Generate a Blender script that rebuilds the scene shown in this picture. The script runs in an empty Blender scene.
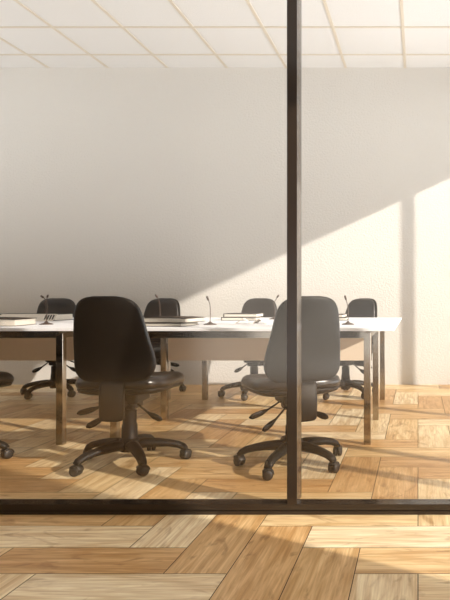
import bpy, bmesh, math, random
from mathutils import Vector, Matrix
random.seed(7)
PI = math.pi
S = bpy.context.scene
COL = S.collection

# ------------------------------------------------------------------ materials
def new_mat(name):
    m = bpy.data.materials.new(name); m.use_nodes = True
    nt = m.node_tree
    for n in list(nt.nodes): nt.nodes.remove(n)
    out = nt.nodes.new('ShaderNodeOutputMaterial')
    return m, nt, out

def pbr(name, col, rough=.5, metal=0., spec=.5, bump=0., bscale=60., var=0., vscale=8., coat=0.):
    m, nt, out = new_mat(name)
    b = nt.nodes.new('ShaderNodeBsdfPrincipled')
    b.inputs['Base Color'].default_value = (*col, 1)
    b.inputs['Roughness'].default_value = rough
    b.inputs['Metallic'].default_value = metal
    b.inputs['Specular IOR Level'].default_value = spec
    b.inputs['Coat Weight'].default_value = coat
    nt.links.new(b.outputs[0], out.inputs[0])
    tc = nt.nodes.new('ShaderNodeTexCoord')
    if var > 0:
        n = nt.nodes.new('ShaderNodeTexNoise'); n.inputs['Scale'].default_value = vscale; n.inputs['Detail'].default_value = 4
        nt.links.new(tc.outputs['Object'], n.inputs['Vector'])
        r = nt.nodes.new('ShaderNodeValToRGB')
        r.color_ramp.elements[0].color = (*[c*(1-var) for c in col], 1)
        r.color_ramp.elements[1].color = (*[min(1, c*(1+var)) for c in col], 1)
        r.color_ramp.elements[0].position = .3; r.color_ramp.elements[1].position = .7
        nt.links.new(n.outputs['Fac'], r.inputs[0]); nt.links.new(r.outputs[0], b.inputs['Base Color'])
    if bump > 0:
        n = nt.nodes.new('ShaderNodeTexNoise'); n.inputs['Scale'].default_value = bscale; n.inputs['Detail'].default_value = 5
        nt.links.new(tc.outputs['Object'], n.inputs['Vector'])
        bp = nt.nodes.new('ShaderNodeBump'); bp.inputs['Strength'].default_value = bump; bp.inputs['Distance'].default_value = .01
        nt.links.new(n.outputs['Fac'], bp.inputs['Height']); nt.links.new(bp.outputs[0], b.inputs['Normal'])
    return m

def glass_mat():
    m, nt, out = new_mat('tinted glass')
    t = nt.nodes.new('ShaderNodeBsdfTransparent'); t.inputs[0].default_value = (.98, .97, .955, 1)
    g = nt.nodes.new('ShaderNodeBsdfGlossy'); g.inputs['Roughness'].default_value = .14
    g.inputs[0].default_value = (1, .88, .74, 1)
    # Schlick reflectance of a thin pane, the same from both sides
    ge = nt.nodes.new('ShaderNodeNewGeometry')
    def mth(op, a, b=None, c=None):
        q = nt.nodes.new('ShaderNodeMath'); q.operation = op
        for k, v in enumerate((a, b, c)):
            if v is None: continue
            if isinstance(v, (int, float)): q.inputs[k].default_value = v
            else: nt.links.new(v, q.inputs[k])
        return q.outputs[0]
    dp = nt.nodes.new('ShaderNodeVectorMath'); dp.operation = 'DOT_PRODUCT'
    nt.links.new(ge.outputs['Normal'], dp.inputs[0]); nt.links.new(ge.outputs['Incoming'], dp.inputs[1])
    c1 = mth('SUBTRACT', 1., mth('ABSOLUTE', dp.outputs['Value']))
    fac = mth('MULTIPLY_ADD', mth('POWER', c1, 5.), .9, .055)
    mx = nt.nodes.new('ShaderNodeMixShader')
    nt.links.new(fac, mx.inputs[0]); nt.links.new(t.outputs[0], mx.inputs[1]); nt.links.new(g.outputs[0], mx.inputs[2])
    nt.links.new(mx.outputs[0], out.inputs[0])
    return m

def wood_mat():
    m, nt, out = new_mat('oak planks')
    L = nt.links.new
    b = nt.nodes.new('ShaderNodeBsdfPrincipled'); b.inputs['Roughness'].default_value = .38
    L(b.outputs[0], out.inputs[0])
    uv = nt.nodes.new('ShaderNodeUVMap'); uv.uv_map = 'UVMap'
    at = nt.nodes.new('ShaderNodeAttribute'); at.attribute_name = 'plank'
    sep = nt.nodes.new('ShaderNodeSeparateColor'); L(at.outputs['Color'], sep.inputs[0])
    # per plank offset
    comb = nt.nodes.new('ShaderNodeCombineXYZ')
    m1 = nt.nodes.new('ShaderNodeMath'); m1.operation = 'MULTIPLY'; m1.inputs[1].default_value = 37.; L(sep.outputs[0], m1.inputs[0]); L(m1.outputs[0], comb.inputs[0])
    m2 = nt.nodes.new('ShaderNodeMath'); m2.operation = 'MULTIPLY'; m2.inputs[1].default_value = 23.; L(sep.outputs[1], m2.inputs[0]); L(m2.outputs[0], comb.inputs[1]); L(m2.outputs[0], comb.inputs[2])
    add = nt.nodes.new('ShaderNodeVectorMath'); add.operation = 'ADD'; L(uv.outputs[0], add.inputs[0]); L(comb.outputs[0], add.inputs[1])
    mp = nt.nodes.new('ShaderNodeMapping'); mp.inputs['Scale'].default_value = (1.6, 13., 1.); L(add.outputs[0], mp.inputs[0])
    # broad figure
    n1 = nt.nodes.new('ShaderNodeTexNoise'); n1.inputs['Scale'].default_value = 1.5; n1.inputs['Detail'].default_value = 6; n1.inputs['Roughness'].default_value = .55; n1.inputs['Distortion'].default_value = 1.3
    L(mp.outputs[0], n1.inputs['Vector'])
    # fine streaks
    mp2 = nt.nodes.new('ShaderNodeMapping'); mp2.inputs['Scale'].default_value = (4., 95., 1.); L(add.outputs[0], mp2.inputs[0])
    n2 = nt.nodes.new('ShaderNodeTexNoise'); n2.inputs['Scale'].default_value = 1.5; n2.inputs['Detail'].default_value = 4; L(mp2.outputs[0], n2.inputs['Vector'])
    # knots / smoky patches
    mp3 = nt.nodes.new('ShaderNodeMapping'); mp3.inputs['Scale'].default_value = (3.5, 9., 1.); L(add.outputs[0], mp3.inputs[0])
    n3 = nt.nodes.new('ShaderNodeTexNoise'); n3.inputs['Scale'].default_value = 1.1; n3.inputs['Detail'].default_value = 3; n3.inputs['Distortion'].default_value = 2.2; L(mp3.outputs[0], n3.inputs['Vector'])
    # plank tone ramp
    r = nt.nodes.new('ShaderNodeValToRGB'); L(sep.outputs[2], r.inputs[0])
    e = r.color_ramp.elements
    e[0].position = 0; e[0].color = (.60, .37, .17, 1)
    e[1].position = 1; e[1].color = (.95, .86, .67, 1)
    for p, c in ((.3, (.72, .49, .25)), (.55, (.86, .67, .39)), (.78, (.92, .78, .53))):
        x = e.new(p); x.color = (*c, 1)
    def ramp(src, a, b2, ca, cb):
        q = nt.nodes.new('ShaderNodeValToRGB'); L(src, q.inputs[0])
        q.color_ramp.elements[0].position = a; q.color_ramp.elements[0].color = (*ca, 1)
        q.color_ramp.elements[1].position = b2; q.color_ramp.elements[1].color = (*cb, 1)
        return q.outputs[0]
    def mult(a, b2, fac=1.):
        q = nt.nodes.new('ShaderNodeMix'); q.data_type = 'RGBA'; q.blend_type = 'MULTIPLY'; q.inputs[0].default_value = fac
        L(a, q.inputs[6]); L(b2, q.inputs[7]); return q.outputs[2]
    c = mult(r.outputs[0], ramp(n1.outputs['Fac'], .36, .62, (.80, .68, .53), (1.08, 1.08, 1.06)))
    c = mult(c, ramp(n2.outputs['Fac'], .3, .7, (.80, .72, .62), (1.08, 1.07, 1.05)))
    c = mult(c, ramp(n3.outputs['Fac'], .28, .42, (.60, .50, .40), (1, 1, 1)), .8)
    L(c, b.inputs['Base Color'])
    bp = nt.nodes.new('ShaderNodeBump'); bp.inputs['Strength'].default_value = .12; bp.inputs['Distance'].default_value = .002
    L(n2.outputs['Fac'], bp.inputs['Height']); L(bp.outputs[0], b.inputs['Normal'])
    return m

M = dict(
    wall=pbr('cream plaster', (.655, .635, .60), .9, bump=.5, bscale=55., spec=.2),
    outer=pbr('warm plaster', (.62, .53, .42), .9, spec=.2),
    dark_wall=pbr('dark rear wall', (.03, .02, .014), .8),
    ceiling=pbr('mineral ceiling tile', (.745, .745, .74), .95, bump=.5, bscale=120., spec=.1),
    tbar=pbr('ceiling tee bar', (.64, .58, .48), .6),
    gap=pbr('floor joint', (.06, .035, .02), .9),
    wood=wood_mat(),
    bronze=pbr('bronze anodised frame', (.030, .020, .013), .13, spec=.4),
    winframe=pbr('window frame', (.25, .2, .16), .5),
    leather=pbr('black leather', (.014, .010, .008), .30, spec=.55, bump=.10, bscale=14.),
    shell=pbr('black back shell', (.010, .0075, .0055), .45, spec=.22),
    plastic=pbr('black plastic', (.010, .0075, .006), .48, spec=.25),
    caster=pbr('caster rubber', (.016, .013, .011), .5),
    lacquer=pbr('white lacquer', (.93, .94, .98), .5, spec=.3),
    edge=pbr('table edge band', (.82, .80, .77), .4),
    panel=pbr('beige laminate', (.66, .55, .43), .55),
    chrome=pbr('brushed chrome', (.42, .37, .31), .12, metal=1.),
    mic=pbr('brown gooseneck', (.08, .05, .035), .45, metal=.2),
    paper=pbr('paper', (.72, .66, .58), .85),
    pages=pbr('page block', (.74, .69, .61), .9),
    cover=pbr('dark brown cover', (.022, .015, .011), .8, spec=.15),
    greycover=pbr('taupe cover', (.075, .055, .042), .85, spec=.1),
    page_shade=pbr('black page shade', (.02, .018, .016), .7),
    glass=glass_mat(),
)

# ------------------------------------------------------------------ helpers
def link(name, bm, m, parent=None, smooth=False, loc=None):
    me = bpy.data.meshes.new(name)
    bmesh.ops.recalc_face_normals(bm, faces=bm.faces)
    bm.to_mesh(me); bm.free()
    for mm in (m if isinstance(m, (list, tuple)) else [m]): me.materials.append(M[mm])
    if smooth:
        for p in me.polygons: p.use_smooth = True
    o = bpy.data.objects.new(name, me); COL.objects.link(o)
    if parent: o.parent = parent
    if loc: o.location = loc
    return o

def box(bm, x0, x1, y0, y1, z0, z1, bev=0., mi=0, mat=None):
    r = bmesh.ops.create_cube(bm, size=1.)
    vs = r['verts']
    bmesh.ops.scale(bm, vec=(x1-x0, y1-y0, z1-z0), verts=vs)
    bmesh.ops.translate(bm, vec=((x0+x1)/2, (y0+y1)/2, (z0+z1)/2), verts=vs)
    if bev > 0:
        es = list({e for v in vs for e in v.link_edges})
        rr = bmesh.ops.bevel(bm, geom=es, offset=bev, segments=2, affect='EDGES', profile=.5)
        vs = list({v for f in rr['faces'] for v in f.verts} | {v for v in vs if v.is_valid})
    if mat is not None: bmesh.ops.transform(bm, matrix=mat, verts=vs)
    if mi:
        for f in {f for v in vs for f in v.link_faces}: f.material_index = mi
    return vs

def lathe(bm, prof, seg=20, c=(0, 0, 0), axis='z'):
    rings = []
    for r, z in prof:
        ring = []
        for k in range(seg):
            a = 2*PI*k/seg
            p = (r*math.cos(a), r*math.sin(a), z)
            if axis == 'x': p = (p[2], p[0], p[1])
            if axis == 'y': p = (p[0], p[2], p[1])
            ring.append(bm.verts.new((p[0]+c[0], p[1]+c[1], p[2]+c[2])))
        rings.append(ring)
    for a, b in zip(rings, rings[1:]):
        for k in range(seg):
            bm.faces.new((a[k], a[(k+1) % seg], b[(k+1) % seg], b[k]))
    bm.faces.new(rings[0]); bm.faces.new(rings[-1])

def loft(bm, rings):
    R = [[bm.verts.new(p) for p in r] for r in rings]
    n = len(R[0])
    for a, b in zip(R, R[1:]):
        for k in range(n):
            bm.faces.new((a[k], a[(k+1) % n], b[(k+1) % n], b[k]))
    bm.faces.new(R[0]); bm.faces.new(R[-1])

def tube(bm, pts, rad, seg=10, flat=1., up=(0, 0, 1)):
    """sweep an ellipse along pts; rad = list or float, flat = vertical/horizontal ratio"""
    pts = [Vector(p) for p in pts]
    rings = []
    for i, p in enumerate(pts):
        t = (pts[min(i+1, len(pts)-1)] - pts[max(i-1, 0)]).normalized()
        s = t.cross(Vector(up))
        if s.length < 1e-4: s = Vector((1, 0, 0))
        s.normalize(); u = s.cross(t).normalized()
        r = rad[i] if isinstance(rad, (list, tuple)) else rad
        rw, rh = r if isinstance(r, (list, tuple)) else (r, r*flat)
        rings.append([p + s*rw*math.cos(2*PI*k/seg) + u*rh*math.sin(2*PI*k/seg) for k in range(seg)])
    loft(bm, rings)

def se(v, e): return math.copysign(abs(v)**e, v)

def empty(name, loc, rz=0., **kw):
    o = bpy.data.objects.new(name, None); COL.objects.link(o)
    o.empty_display_size = .1
    o.location = loc; o.rotation_euler = (0, 0, rz)
    for k, v in kw.items(): o[k] = v
    return o

def tag(o, **kw):
    for k, v in kw.items(): o[k] = v
    return o

def copy_tree(o, parent=None):
    c = o.copy(); COL.objects.link(c); c.parent = parent
    for ch in list(o.children): copy_tree(ch, c)
    return c

# ------------------------------------------------------------------ the setting
CH = 3.206            # ceiling height
YB = 6.27             # back wall
XR, XL, YR = 1.6, -6.0, -1.2

def struct(name, bm, m, **kw):
    return tag(link(name, bm, m), kind='structure')

# floor: herringbone planks 3:1, every plank a face with its own grain
W = .2085; Y0 = 1.8215
bm = bmesh.new()
uvl = bm.loops.layers.uv.new('UVMap'); cl = bm.loops.layers.float_color.new('plank')
# tone of the planks lying nearest the camera, as they are in the room (0 brown, 1 pale)
TONE = {(0, 0, False): .70, (-6, 0, False): .93, (-7, 1, False): .22, (-1, 1, False): .45, (-8, 2, False): .88, (-2, 2, False): .95,
        (-9, 3, False): .38, (-3, 3, False): .66, (-1, -2, True): .85, (-2, -1, True): .40, (-3, 0, True): .28, (-4, 1, True): .36,
        (-5, 2, True): .92, (-7, -2, True): .85, (0, 3, True): .72, (1, 2, True): .6, (-6, 3, True): .4}
def plank(i0, i1, k0, k1, vert):
    x0, x1, y0, y1 = i0*W, i1*W, Y0+k0*W, Y0+k1*W
    if x1 < XL or x0 > XR+.1 or y1 < YR or y0 > YB+.1: return
    g = .0015
    x0 = max(x0+g, XL); x1 = min(x1-g, XR+.08); y0 = max(y0+g, YR); y1 = min(y1-g, YB)
    if x1-x0 < .003 or y1-y0 < .003: return
    vs = [bm.verts.new(p) for p in ((x0, y0, 0), (x1, y0, 0), (x1, y1, 0), (x0, y1, 0))]
    f = bm.faces.new(vs)
    rnd = (random.random(), random.random(), random.random())
    fl = random.choice((-1, 1))
    rnd = (rnd[0], rnd[1], TONE.get((i0, k0, vert), .12+.86*rnd[2]))
    for l in f.loops:
        p = l.vert.co
        l[uvl].uv = (p.y*fl, p.x) if vert else (p.x*fl, p.y)
        l[cl] = (*rnd, 1)
nx0, nx1 = int(XL/W)-6, int(XR/W)+6
nk0, nk1 = int((YR-Y0)/W)-4, int((YB-Y0)/W)+4
for k in range(nk0, nk1):
    for i in range(nx0, nx1):
        if (i+k) % 6 == 0: plank(i, i+3, k, k+1, False)
        if (i+k) % 6 == 3: plank(i, i+1, k, k+3, True)
floor = struct('floor', bm, ['wood'])
bm = bmesh.new(); box(bm, XL-.2, XR+.2, YR-.2, YB+.2, -.12, -.0015)
link('subfloor', bm, 'gap', floor)

# walls
bm = bmesh.new(); box(bm, XL-.2, XR+.2, YB, YB+.15, -.1, CH+.1); struct('wall_back', bm, 'wall')
bm = bmesh.new()
box(bm, XL-.15, XL, YR, 2.9, -.1, CH+.1); box(bm, XL-.15, XL, 5.9, YB, -.1, CH+.1)
box(bm, XL-.15, XL, 2.9, 5.9, -.1, .75); box(bm, XL-.15, XL, 2.9, 5.9, 2.9, CH+.1)  # opening added to let fill light onto the back wall
struct('wall_left', bm, 'wall')
wl = tag(empty('added_window_3', (XL-.07, 4.4, 0)), kind='structure')  # unseen window, added to brighten the left end of the back wall
bm = bmesh.new()
for a, b, c, e_ in ((-1.5, 1.5, .75, .80), (-1.5, 1.5, 2.85, 2.9), (-1.5, -1.45, .8, 2.85), (1.45, 1.5, .8, 2.85), (-.025, .025, .8, 2.85)): box(bm, -.03, .03, a, b, c, e_)
link('added_window_frame', bm, 'winframe', wl)
# ceiling with hung tiles
bm = bmesh.new(); box(bm, XL, XR+.08, YR, YB, CH, CH+.1)
ceil = struct('ceiling', bm, 'ceiling')
bm = bmesh.new()
TX, TY = .601, .608
x = -.13
while x > XL: x -= TX
x += TX
while x < XR:
    box(bm, x-.0125, x+.0125, YR, YB, CH-.006, CH+.002); x += TX
y = 5.925
while y < YB: y += TY
while y > YR:
    if y < YB: box(bm, XL, XR, y-.0125, y+.0125, CH-.0055, CH+.002)
    y -= TY
link('ceiling_grid', bm, 'tbar', ceil)

# right wall with floor to head-height windows (daylight side)
WZ = 2.70
bm = bmesh.new()
box(bm, XR, XR+.06, YR, 1.10, -.1, CH)                     # solid part beside the camera
box(bm, XR, XR+.06, 1.10, YB, WZ, CH)                      # lintel
box(bm, XR, XR+.06, 6.13, YB, -.1, WZ)
box(bm, XR, XR+.06, 1.10, 6.13, -.1, .02)
struct('wall_right', bm, 'outer')
wn = tag(empty('window_2', (XR+.03, 3.6, 0)), kind='structure')
for yy, w in ((2.13, .035), (3.9, .03), (5.29, .025)):
    bm = bmesh.new(); box(bm, -.03, .03, yy-3.6-w, yy-3.6+w, .02, WZ); link('mullion', bm, 'winframe', wn)
# unseen rear wall: opening and dark side shaped for fill and glass reflections
bm = bmesh.new()
RX0, RX1, RZ0, RZ1 = -2.35, 1.45, .0, 3.05
box(bm, XL-.15, RX0, YR-.15, YR, -.1, CH); box(bm, RX1, XR+.06, YR-.15, YR, -.1, CH)
box(bm, RX0, RX1, YR-.15, YR, RZ1, CH)
box(bm, RX0, RX1, YR-.15, YR, -.1, .0)
struct('wall_rear', bm, 'dark_wall')

# glass partition
PY0, PY1 = 2.572, 2.638
pt = tag(empty('window_1', (0, 2.605, 0)), kind='structure')
def pl(name, m, *bs, bev=.0):
    bm = bmesh.new()
    for b in bs: box(bm, b[0], b[1], b[2]-2.605, b[3]-2.605, b[4], b[5], bev)
    return link(name, bm, m, pt)
pl('bottom_rail', 'bronze', (XL, XR, PY0, PY1, .019, .0436), (XL, XR, PY0+.006, PY1-.006, .014, .020), (XL, XR, PY0, PY1, 0, .0145))
pl('top_rail', 'bronze', (XL, XR, PY0, PY1, CH-.06, CH-.007))
MX = [-.5440, -2.95, -5.35]
for x in MX: pl('mullion', 'bronze', (x, x+.042, PY0, PY1+.034, .0436, CH-.06), bev=.0012)
pl('mullion', 'bronze', (XR-.04, XR, PY0, PY1, .0436, CH-.06))
ed = [XR-.04] + [v for x in MX for v in (x+.042, x)] + [XL]
for a, b in zip(ed[0::2], ed[1::2]):
    pl('glass_pane', 'glass', (b, a, 2.620, 2.628, .0436, CH-.06))

# ------------------------------------------------------------------ office chair
def seat_ring(sx, sy, z, n=40, e=.55, taper=.10, yoff=0.):
    """rounded outline, y forward; narrower toward the rear"""
    out = []
    for k in range(n):
        a = 2*PI*k/n
        x = se(math.cos(a), e)*sx; y = se(math.sin(a), e)*sy
        x *= 1 - taper*(.5-.5*y/sy)
        out.append((x, y+yoff, z))
    return out

def make_chair(name, label, group):
    t = empty(name, (0, 0, 0), 0, label=label, category='chair', group=group)
    # seat cushion
    bm = bmesh.new()
    rings = []
    for s, z in ((.0, .485), (.35, .4855), (.62, .486), (.80, .4865), (.90, .483), (.965, .473), (1., .455), (1.0, .440), (.985, .430), (.965, .425)):
        s = max(s, .02)
        r = seat_ring(.255*s, .250*s, z, yoff=.025)
        # waterfall front and slight dish
        r = [(x, y, zz - .030*max(0, (y-.06)/.18)**2 - (.012*max(0, 1-(x/.2)**2-((y)/.2)**2) if zz > .47 else 0) + .010*max(0, -(y+.08)/.12)*(s > .5)) for x, y, zz in r]
        rings.append(r)
    loft(bm, rings)
    link('seat', bm, 'leather', t, True)
    bm = bmesh.new()
    rings = []
    for s, z in ((.985, .431), (1.0, .424), (.98, .410), (.86, .398), (.55, .392), (.1, .391)):
        r = seat_ring(.249*s, .243*s, z, yoff=.025)
        r = [(x, y, zz - .028*max(0, (y-.06)/.18)**2) for x, y, zz in r]
        rings.append(r)
    loft(bm, rings)
    link('seat_pan', bm, 'plastic', t, True)
    # backrest: local frame, z up the back, leaning rearward
    BZ0, BZ1 = .462, .906
    def back(zf, y0, y1, inset=0., p=5.):
        """horizontal section rings from bottom to top between depth y0 (rear) and y1 (front)"""
        rings = []
        N = 26
        for j in range(N+1):
            tau = -math.cos(PI*j/N)            # -1..1
            tt = (tau+1)/2
            z = BZ0+inset + (BZ1-BZ0-2*inset)*tt
            # half width by height
            tk = [(0, .196), (.15, .202), (.3, .196), (.55, .178), (.8, .161), (1, .150)]
            for (a, wa), (b, wb) in zip(tk, tk[1:]):
                if tt <= b+1e-6:
                    q = (tt-a)/(b-a); w = wa+(wb-wa)*q; break
            w -= inset
            rnd = (max(0, 1-abs(tau)**6.))**(1/3.6)
            w *= max(.35, rnd) if abs(tau) < .9999 else .35
            th = (y1-y0)/2*(max(0, 1-abs(tau)**8))**(.4)
            th = max(th, .002)
            yc = (y0+y1)/2
            lean = -.205 - .10*tt + .018*math.exp(-((tt-.28)/.2)**2)
            ring = []
            n = 36
            for k in range(n):
                a = 2*PI*k/n
                x = se(math.cos(a), .8)*w; y = se(math.sin(a), .62)*th
                ring.append((x, lean+yc+y + .75*x*x, z))
            rings.append(ring)
        return rings
    bm = bmesh.new(); loft(bm, back(0, -.004, .050, .004)); link('backrest', bm, 'leather', t, True)
    bm = bmesh.new(); loft(bm, back(0, -.030, .004)); link('back_shell', bm, 'shell', t, True)
    # upright bracket cover behind the seat
    bm = bmesh.new()
    rings = []
    for z, w, d, yc in ((.272, .030, .008, -.222), (.276, .048, .016, -.224), (.288, .058, .022, -.226), (.36, .060, .024, -.228), (.455, .059, .022, -.226), (.485, .052, .012, -.210)):
        rings.append([(se(math.cos(2*PI*k/24), .45)*w, yc+se(math.sin(2*PI*k/24), .45)*d, z) for k in range(24)])
    loft(bm, rings)
    link('back_bracket', bm, 'plastic', t, True)
    # tilt mechanism under the seat with the bar back to the bracket
    bm = bmesh.new()
    box(bm, -.075, .075, -.10, .10, .335, .400, .012)
    box(bm, -.050, .050, -.07, .07, .300, .345, .012)
    box(bm, -.028, .028, -.225, -.06, .325, .352, .006)
    link('mechanism', bm, 'plastic', t)
    # levers
    def lever(p0, p1):
        a, b = Vector(p0), Vector(p1); d = b-a
        bm = bmesh.new()
        fr = (0, .2, .42, .5, .62, .78, .92, 1.)
        rad = ((.005, .005), (.005, .005), (.006, .005), (.010, .006), (.017, .009), (.0185, .009), (.016, .008), (.004, .003))
        tube(bm, [a + d*f + Vector((0, 0, -.010*math.sin(PI*f))) for f in fr], [r for r in rad], 12, up=(0, .9, .43))
        link('lever', bm, 'plastic', t, True)
    lever((-.07, -.02, .352), (-.245, -.065, .285))
    lever((-.05, -.04, .318), (-.185, -.095, .218))
    lever((.05, -.03, .330), (.185, -.04, .240))
    # gas column
    bm = bmesh.new()
    lathe(bm, [(.024, .31), (.024, .29), (.035, .288), (.035, .215), (.039, .213), (.041, .12), (.043, .118), (.043, .09)][::-1], 24)
    link('column', bm, 'plastic', t, True)
    # five star base
    bm = bmesh.new()
    lathe(bm, [(.046, .070), (.056, .078), (.058, .120), (.052, .134), (.042, .140)], 24)
    for k in range(5):
        a = 2*PI*k/5; c, s = math.cos(a), math.sin(a)
        P = [(.03, .104), (.08, .108), (.14, .104), (.20, .096), (.245, .085), (.272, .071), (.286, .057)]
        R = [(.036, .028), (.034, .027), (.031, .024), (.028, .020), (.025, .019), (.023, .018), (.020, .013)]
        tube(bm, [(r*c, r*s, z) for r, z in P], R, 14)
    base = link('base', bm, 'plastic', t, True)
    for k in range(5):
        a = 2*PI*k/5
        bm = bmesh.new()
        for sx in (-1, 1):
            lathe(bm, [(.010, .003*sx), (.022, .003*sx), (.0255, .006*sx), (.0265, .012*sx), (.0255, .019*sx), (.021, .023*sx), (.008, .0245*sx)], 18, (0, 0, .0265), 'x')
        # hood over the wheels
        rings = []
        for j in range(9):
            b = PI*(.02+.8*j/8)
            cc, ss = math.cos(b), math.sin(b)
            rings.append([(x, rr*cc, .0265+rr*ss) for x, rr in ((-.021, .0275), (-.019, .0315), (.019, .0315), (.021, .0275))])
        loft(bm, rings)
        lathe(bm, [(.009, .045), (.009, .068)], 10, (0, .004, 0))
        cst = link('caster', bm, 'caster', base, True)
        cst.location = (.283*math.cos(a), .283*math.sin(a), 0)
        cst.rotation_euler = (0, 0, a + (k*1.9+.4) % 2.2 - 1.2)
    return t

CG = 'black office chairs around the conference tables'
proto = make_chair('office_chair', '', CG)
# (x, y, heading: 0 faces the back wall, base turn, label)
chairs = [
    (-1.558, 3.35, 4, 19, 'near-side black leather office chair whose back stands darkest, left of the frame post'),
    (-.672, 3.33, 27, 40, 'near-side black office chair whose back is crossed by the upright frame post'),
    (-2.56, 3.37, -2, 17, 'near-side black office chair cut off by the left picture edge, only seat and casters showing'),
    (-3.31, 5.66, 207, 38, 'far-side black office chair behind the striped sheet, leftmost of the far row'),
    (-2.45, 5.67, 178, 31, 'far-side black office chair behind the taupe book stack, just right of the dark near chair'),
    (-1.48, 5.60, 184, 52, 'far-side black office chair behind the thin books and the folded name cards'),
    (-.655, 5.61, 151, 24, 'far-side black office chair nearest the open right end of the tables'),
]
for i, (x, y, h, bt, lab) in enumerate(chairs):
    o = proto if i == 0 else copy_tree(proto)
    o.location = (x, y, 0); o.rotation_euler = (0, 0, math.radians(h)); o['label'] = lab
    for ch in o.children:
        if y > 5: ch.location.z -= .030 if not ch.name.startswith('base') else 0     # far seats are let down a little
        if ch.name.startswith('base'): ch.rotation_euler = (0, 0, math.radians(bt-h))

# ------------------------------------------------------------------ conference tables
TZ = .711
def make_table():
    t = empty('conference_table', (0, 0, 0), 0, category='table', group='white conference tables joined end to end')
    w, y0, y1 = 1.866, -.84, .86       # origin at centre, y from near edge to far edge
    bm = bmesh.new(); box(bm, -w/2, w/2, y0, y1, TZ-.018, TZ, .002); link('tabletop', bm, 'lacquer', t)
    lx, lw = w/2-.142, .042
    legs = ((-.80, .0), (-.06, .0), (.80, .0))
    for s in (-1, 1):
        for ly, _ in legs:
            bm = bmesh.new()
            xa, xb = sorted((s*lx, s*(lx-lw)))
            box(bm, xa, xb, ly, ly+lw, 0, TZ-.030 if ly != -.06 else TZ-.063, .002)
            link('leg', bm, 'chrome', t)
    bm = bmesh.new()
    for ly in (-.80, .80): box(bm, -lx+lw, lx-lw, ly+.004, ly+lw-.004, TZ-.062, TZ-.030)
    box(bm, -lx+.03, lx-.03, -.79, .83, TZ-.034, TZ-.018)      # dark packing strip between frame and top
    link('long_rail', bm, 'chrome', t)
    for s in (-1, 1):
        bm = bmesh.new(); xa, xb = sorted((s*lx, s*(lx-lw)))
        box(bm, xa+.002, xb-.002, -.758, .80, TZ-.062, TZ-.030); link('side_rail', bm, 'chrome', t)
    bm = bmesh.new(); box(bm, -lx+.05, lx-.05, -.052, -.034, .432, TZ-.036, .002); link('modesty_panel', bm, 'panel', t)
    return t
t1 = make_table(); t1.location = (-1.078, 4.56, 0)
t1['label'] = 'white conference table with chrome legs whose free end shows at the right'
t2 = copy_tree(t1); t2.location = (-1.078-1.868, 4.56, 0)
t2['label'] = 'white conference table running off the left picture edge, holding the curved-cover catalogue'

# ------------------------------------------------------------------ microphones
def mic(x, y, pts, lab, hz=0.):
    t = empty('gooseneck_microphone', (x, y, TZ), hz, label=lab, category='microphone', group='gooseneck microphones on the tables')
    bm = bmesh.new(); lathe(bm, [(.042, 0), (.042, .004), (.030, .008), (.014, .013), (.006, .022)], 24); link('base', bm, 'mic', t, True)
    bm = bmesh.new()
    P = [Vector(p) for p in pts]
    # catmull-rom
    out = []
    for i in range(len(P)-1):
        a, b, c, d = P[max(i-1, 0)], P[i], P[i+1], P[min(i+2, len(P)-1)]
        for q in range(6):
            u = q/6
            out.append(.5*((2*b)+(-a+c)*u+(2*a-5*b+4*c-d)*u*u+(-a+3*b-3*c+d)*u**3))
    out.append(P[-1])
    tube(bm, out, .0026, 8); link('stem', bm, 'mic', t, True)
    d = (P[-1]-P[-2]).normalized()
    bm = bmesh.new(); tube(bm, [P[-1]-d*.004, P[-1], P[-1]+d*.012, P[-1]+d*.026, P[-1]+d*.030], [.003, .0065, .0075, .0065, .003], 10); link('mic_head', bm, 'mic', t, True)
mic(-2.50, 4.17, [(0, 0, .02), (.003, 0, .07), (.002, .01, .125), (-.012, .02, .158), (-.034, .03, .178), (-.040, .033, .181)], 'thin gooseneck microphone left of the darkest near chair, bent over to the left')
mic(-1.385, 4.13, [(0, 0, .02), (.002, 0, .08), (-.003, .01, .12), (-.012, .02, .15), (-.020, .025, .165)], 'thin gooseneck microphone standing alone between the book stacks at mid table')
mic(-.47, 4.16, [(0, 0, .02), (.002, 0, .07), (-.002, .01, .12), (-.010, .02, .15), (-.016, .025, .168)], 'thin gooseneck microphone near the open right end, just right of the post chair')
far = [((-3.02, 5.03), .05, 'far gooseneck microphone in front of the leftmost far chair'), ((-2.10, 5.05), -.02, 'far gooseneck microphone before the far chair behind the taupe books'), ((-1.17, 5.05), .05, 'far gooseneck microphone rising at the top corner of the chair behind the name cards')]
for (x, y), dx, lab in far:
    mic(x, y, [(0, 0, .02), (-.002, 0, .08), (.0, -.01, .13), (dx*.4, -.02, .165), (dx*.6, -.03, .178)], lab)

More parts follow.
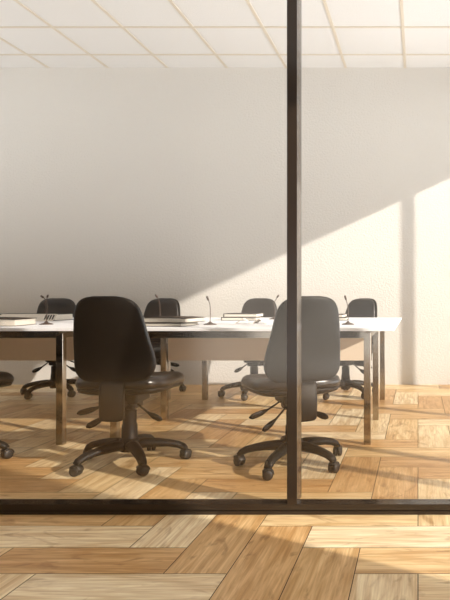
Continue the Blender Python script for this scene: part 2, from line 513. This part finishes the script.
# ------------------------------------------------------------------ books and papers
def book(x, y, z, w, d, h, rz, cov, lab, name='book', cat='book', bulge=0., group=None):
    t = empty(name, (x, y, z), math.radians(rz), label=lab, category=cat)
    if group: t['group'] = group
    ct = .0035
    bm = bmesh.new()
    # cover: bottom board, top board (gently bowed), spine
    def slab(x0, x1, y0, y1, z0, z1, mi=0):
        n = 10
        rings = []
        for k in range(n+1):
            xx = x0+(x1-x0)*k/n
            u = (xx+w/2)/w
            bz = bulge*math.sin(PI*min(1, max(0, u)))*(z1 > h*.6)
            bz0 = bz if z0 > h*.5 else 0
            rings.append([(xx, y0, z0+bz0), (xx, y1, z0+bz0), (xx, y1, z1+bz), (xx, y0, z1+bz)])
        loft(bm, rings)
    slab(-w/2, w/2, -d/2, d/2, 0, ct)
    slab(-w/2, w/2, -d/2, d/2, h-ct, h)
    box(bm, -w/2-.003, -w/2+.002, -d/2, d/2, 0, h)
    link('cover', bm, cov, t)
    bm = bmesh.new()
    slab(-w/2+.003, w/2-.006, -d/2+.005, d/2-.005, ct-.0002, h-ct+.0002)
    link('pages', bm, 'pages', t)
    return t
book(-2.885, 4.03, TZ, .64, .27, .044, 6, 'greycover', 'wide thick catalogue with a bowed taupe cover at the left picture edge', 'catalogue', 'book', .008)
book(-3.03, 4.86, TZ, .53, .24, .050, -2, 'cover', 'thick dark-covered book lying behind the bowed catalogue, striped sheet leaning on it')
book(-1.625, 4.02, TZ, .31, .25, .022, -5, 'cover', 'dark-covered book at the bottom of the mid-table stack')
book(-1.605, 4.05, TZ+.0222, .33, .25, .030, -9, 'greycover', 'taupe-covered book on top of the mid-table stack', bulge=.004)
book(-1.385, 4.88, TZ, .27, .20, .026, 3, 'cover', 'thin brown-edged book under another, beside the folded name cards')
book(-1.365, 4.87, TZ+.0262, .26, .19, .028, -2, 'cover', 'thin pale-paged book on top of the pair beside the name cards')
book(-.69, 4.88, TZ, .27, .20, .024, 2, 'cover', 'lower small book half hidden by the chair at the frame post')
book(-.70, 4.87, TZ+.0242, .26, .19, .024, -4, 'greycover', 'upper small book half hidden by the chair at the frame post')

def tent(x, y, w, d, h, rz, lab):
    bm = bmesh.new(); t = .0012
    for s in (-1, 1):
        a, b = Vector((s*w/2, 0, 0)), Vector((0, 0, h))
        n = Vector((s*h, 0, w/2)).normalized()*t
        rings = [[a+Vector((0, yy, 0)), b+Vector((0, yy, 0)), b+n+Vector((0, yy, 0)), a+n*.6+Vector((s*t, yy, 0))] for yy in (-d/2, d/2)]
        loft(bm, rings)
    o = link('name_card', bm, 'paper', None, False, (x, y, TZ)); o.rotation_euler = (0, 0, math.radians(rz))
    tag(o, label=lab, category='card', group='folded paper name cards')
tent(-1.21, 4.30, .105, .09, .036, 8, 'left folded white name card of the pair beside the thin books')
tent(-1.09, 4.32, .105, .09, .034, -12, 'right folded white name card of the pair, half behind the post chair')

def sheet(x, y, w, d, rz, lab, bars=False):
    bm = bmesh.new(); box(bm, -w/2, w/2, -d/2, d/2, 0, .0016)
    o = link('paper_sheet', bm, 'paper', None, False, (x, y, TZ)); o.rotation_euler = (0, 0, math.radians(rz))
    tag(o, label=lab, category='paper')
    if bars:
        bm = bmesh.new()
        for k in range(4):
            q = [bm.verts.new((w*(.32+.045*k)+dx, yy, zz)) for zz in (.0015, .0022) for dx, yy in ((-.012, d*.36), (0, d*.36), (.014, -d*.3), (.002, -d*.3))]
            for f in ((0, 1, 2, 3), (4, 5, 6, 7), (0, 1, 5, 4), (1, 2, 6, 5), (2, 3, 7, 6), (3, 0, 4, 7)): bm.faces.new([q[v] for v in f])
        link('page_shade_bars', bm, 'page_shade', o)  # black bars put the shading of fanned pages into colour
    return o
c = sheet(-2.96, 4.694, .44, .088, 0, 'narrow white sheet leaning on the thick dark book, black bars drawn as shading of fanned pages', True)
c.rotation_euler = (math.radians(35), 0, math.radians(-2)); c.location.z = TZ+.0262

# ------------------------------------------------------------------ light
SKY_LOW, SKY_HIGH, SKY_LEFT = 1.25, 4.9, 4.6     # hazy sky, bright on the sun's side; left raised to feed the added window
w = bpy.data.worlds.new('World'); S.world = w; w.use_nodes = True
nt = w.node_tree; bg = nt.nodes['Background']
tc = nt.nodes.new('ShaderNodeTexCoord'); sx = nt.nodes.new('ShaderNodeSeparateXYZ'); nt.links.new(tc.outputs['Generated'], sx.inputs[0])
cr = nt.nodes.new('ShaderNodeFloatCurve'); cv = cr.mapping.curves[0]
mr = nt.nodes.new('ShaderNodeMapRange'); mr.inputs[1].default_value = -1; mr.inputs[2].default_value = 1
nt.links.new(sx.outputs[0], mr.inputs[0]); nt.links.new(mr.outputs[0], cr.inputs[1])
pts = [(0, SKY_LEFT/10), (.15, SKY_LEFT*.8/10), (.35, SKY_LOW/10), (.62, SKY_LOW/10), (.9, SKY_HIGH*.85/10), (1, SKY_HIGH/10)]
cv.points[0].location = pts[0]; cv.points[1].location = pts[-1]
for p in pts[1:-1]: cv.points.new(*p)
cr.mapping.update()
zr = nt.nodes.new('ShaderNodeMapRange'); zr.inputs[1].default_value = -.12; zr.inputs[2].default_value = .12   # brighter below the horizon, added to light walls and ceiling from below
zr.inputs[3].default_value = 1.9; zr.inputs[4].default_value = .22; nt.links.new(sx.outputs[2], zr.inputs[0])
mz = nt.nodes.new('ShaderNodeMath'); mz.operation = 'MULTIPLY'; nt.links.new(cr.outputs[0], mz.inputs[0]); nt.links.new(zr.outputs[0], mz.inputs[1])
ml = nt.nodes.new('ShaderNodeMath'); ml.operation = 'MULTIPLY'; ml.inputs[1].default_value = 10.
nt.links.new(mz.outputs[0], ml.inputs[0]); nt.links.new(ml.outputs[0], bg.inputs[1])
bg.inputs[0].default_value = (.95, .975, 1.0, 1)
sd = bpy.data.lights.new('Sun', 'SUN'); sd.energy = 7.2; sd.angle = math.radians(.9); sd.color = (1., .93, .84)
so = bpy.data.objects.new('Sun', sd); COL.objects.link(so)
d = Vector((-1, .565, -.46))
so.rotation_euler = d.to_track_quat('-Z', 'Y').to_euler(); so.location = (6, -1, 4)
def portal(loc, rot, sx, sy):
    l = bpy.data.lights.new('portal', 'AREA'); l.shape = 'RECTANGLE'; l.size = sx; l.size_y = sy; l.cycles.is_portal = True
    o = bpy.data.objects.new('portal', l); COL.objects.link(o); o.location = loc; o.rotation_euler = rot
portal((XR+.07, 3.63, 1.36), (0, PI/2, 0), 2.7, 5.0)
portal((XL-.16, 4.4, 1.82), (0, -PI/2, 0), 2.1, 3.0)
portal(((RX0+RX1)/2, YR-.16, 1.45), (PI/2, 0, 0), RX1-RX0, 2.9)

# ------------------------------------------------------------------ camera
cd = bpy.data.cameras.new('Camera'); cam = bpy.data.objects.new('Camera', cd); COL.objects.link(cam)
cam.location = (0, 0, .916); cam.rotation_euler = (PI/2, 0, 0)
cd.sensor_width = 36; cd.lens = 620/600*36; cd.shift_x = -193/600; cd.shift_y = -6/600
cd.clip_start = .05
S.camera = cam
S.view_settings.view_transform = 'Standard'; S.view_settings.look = 'None'
S.view_settings.gamma = 1; S.view_settings.use_curve_mapping = False
S.view_settings.exposure = -0.22
S.cycles.use_denoising = True
S.cycles.max_bounces = 12; S.cycles.diffuse_bounces = 6; S.cycles.transparent_max_bounces = 12
S.cycles.sample_clamp_indirect = 8
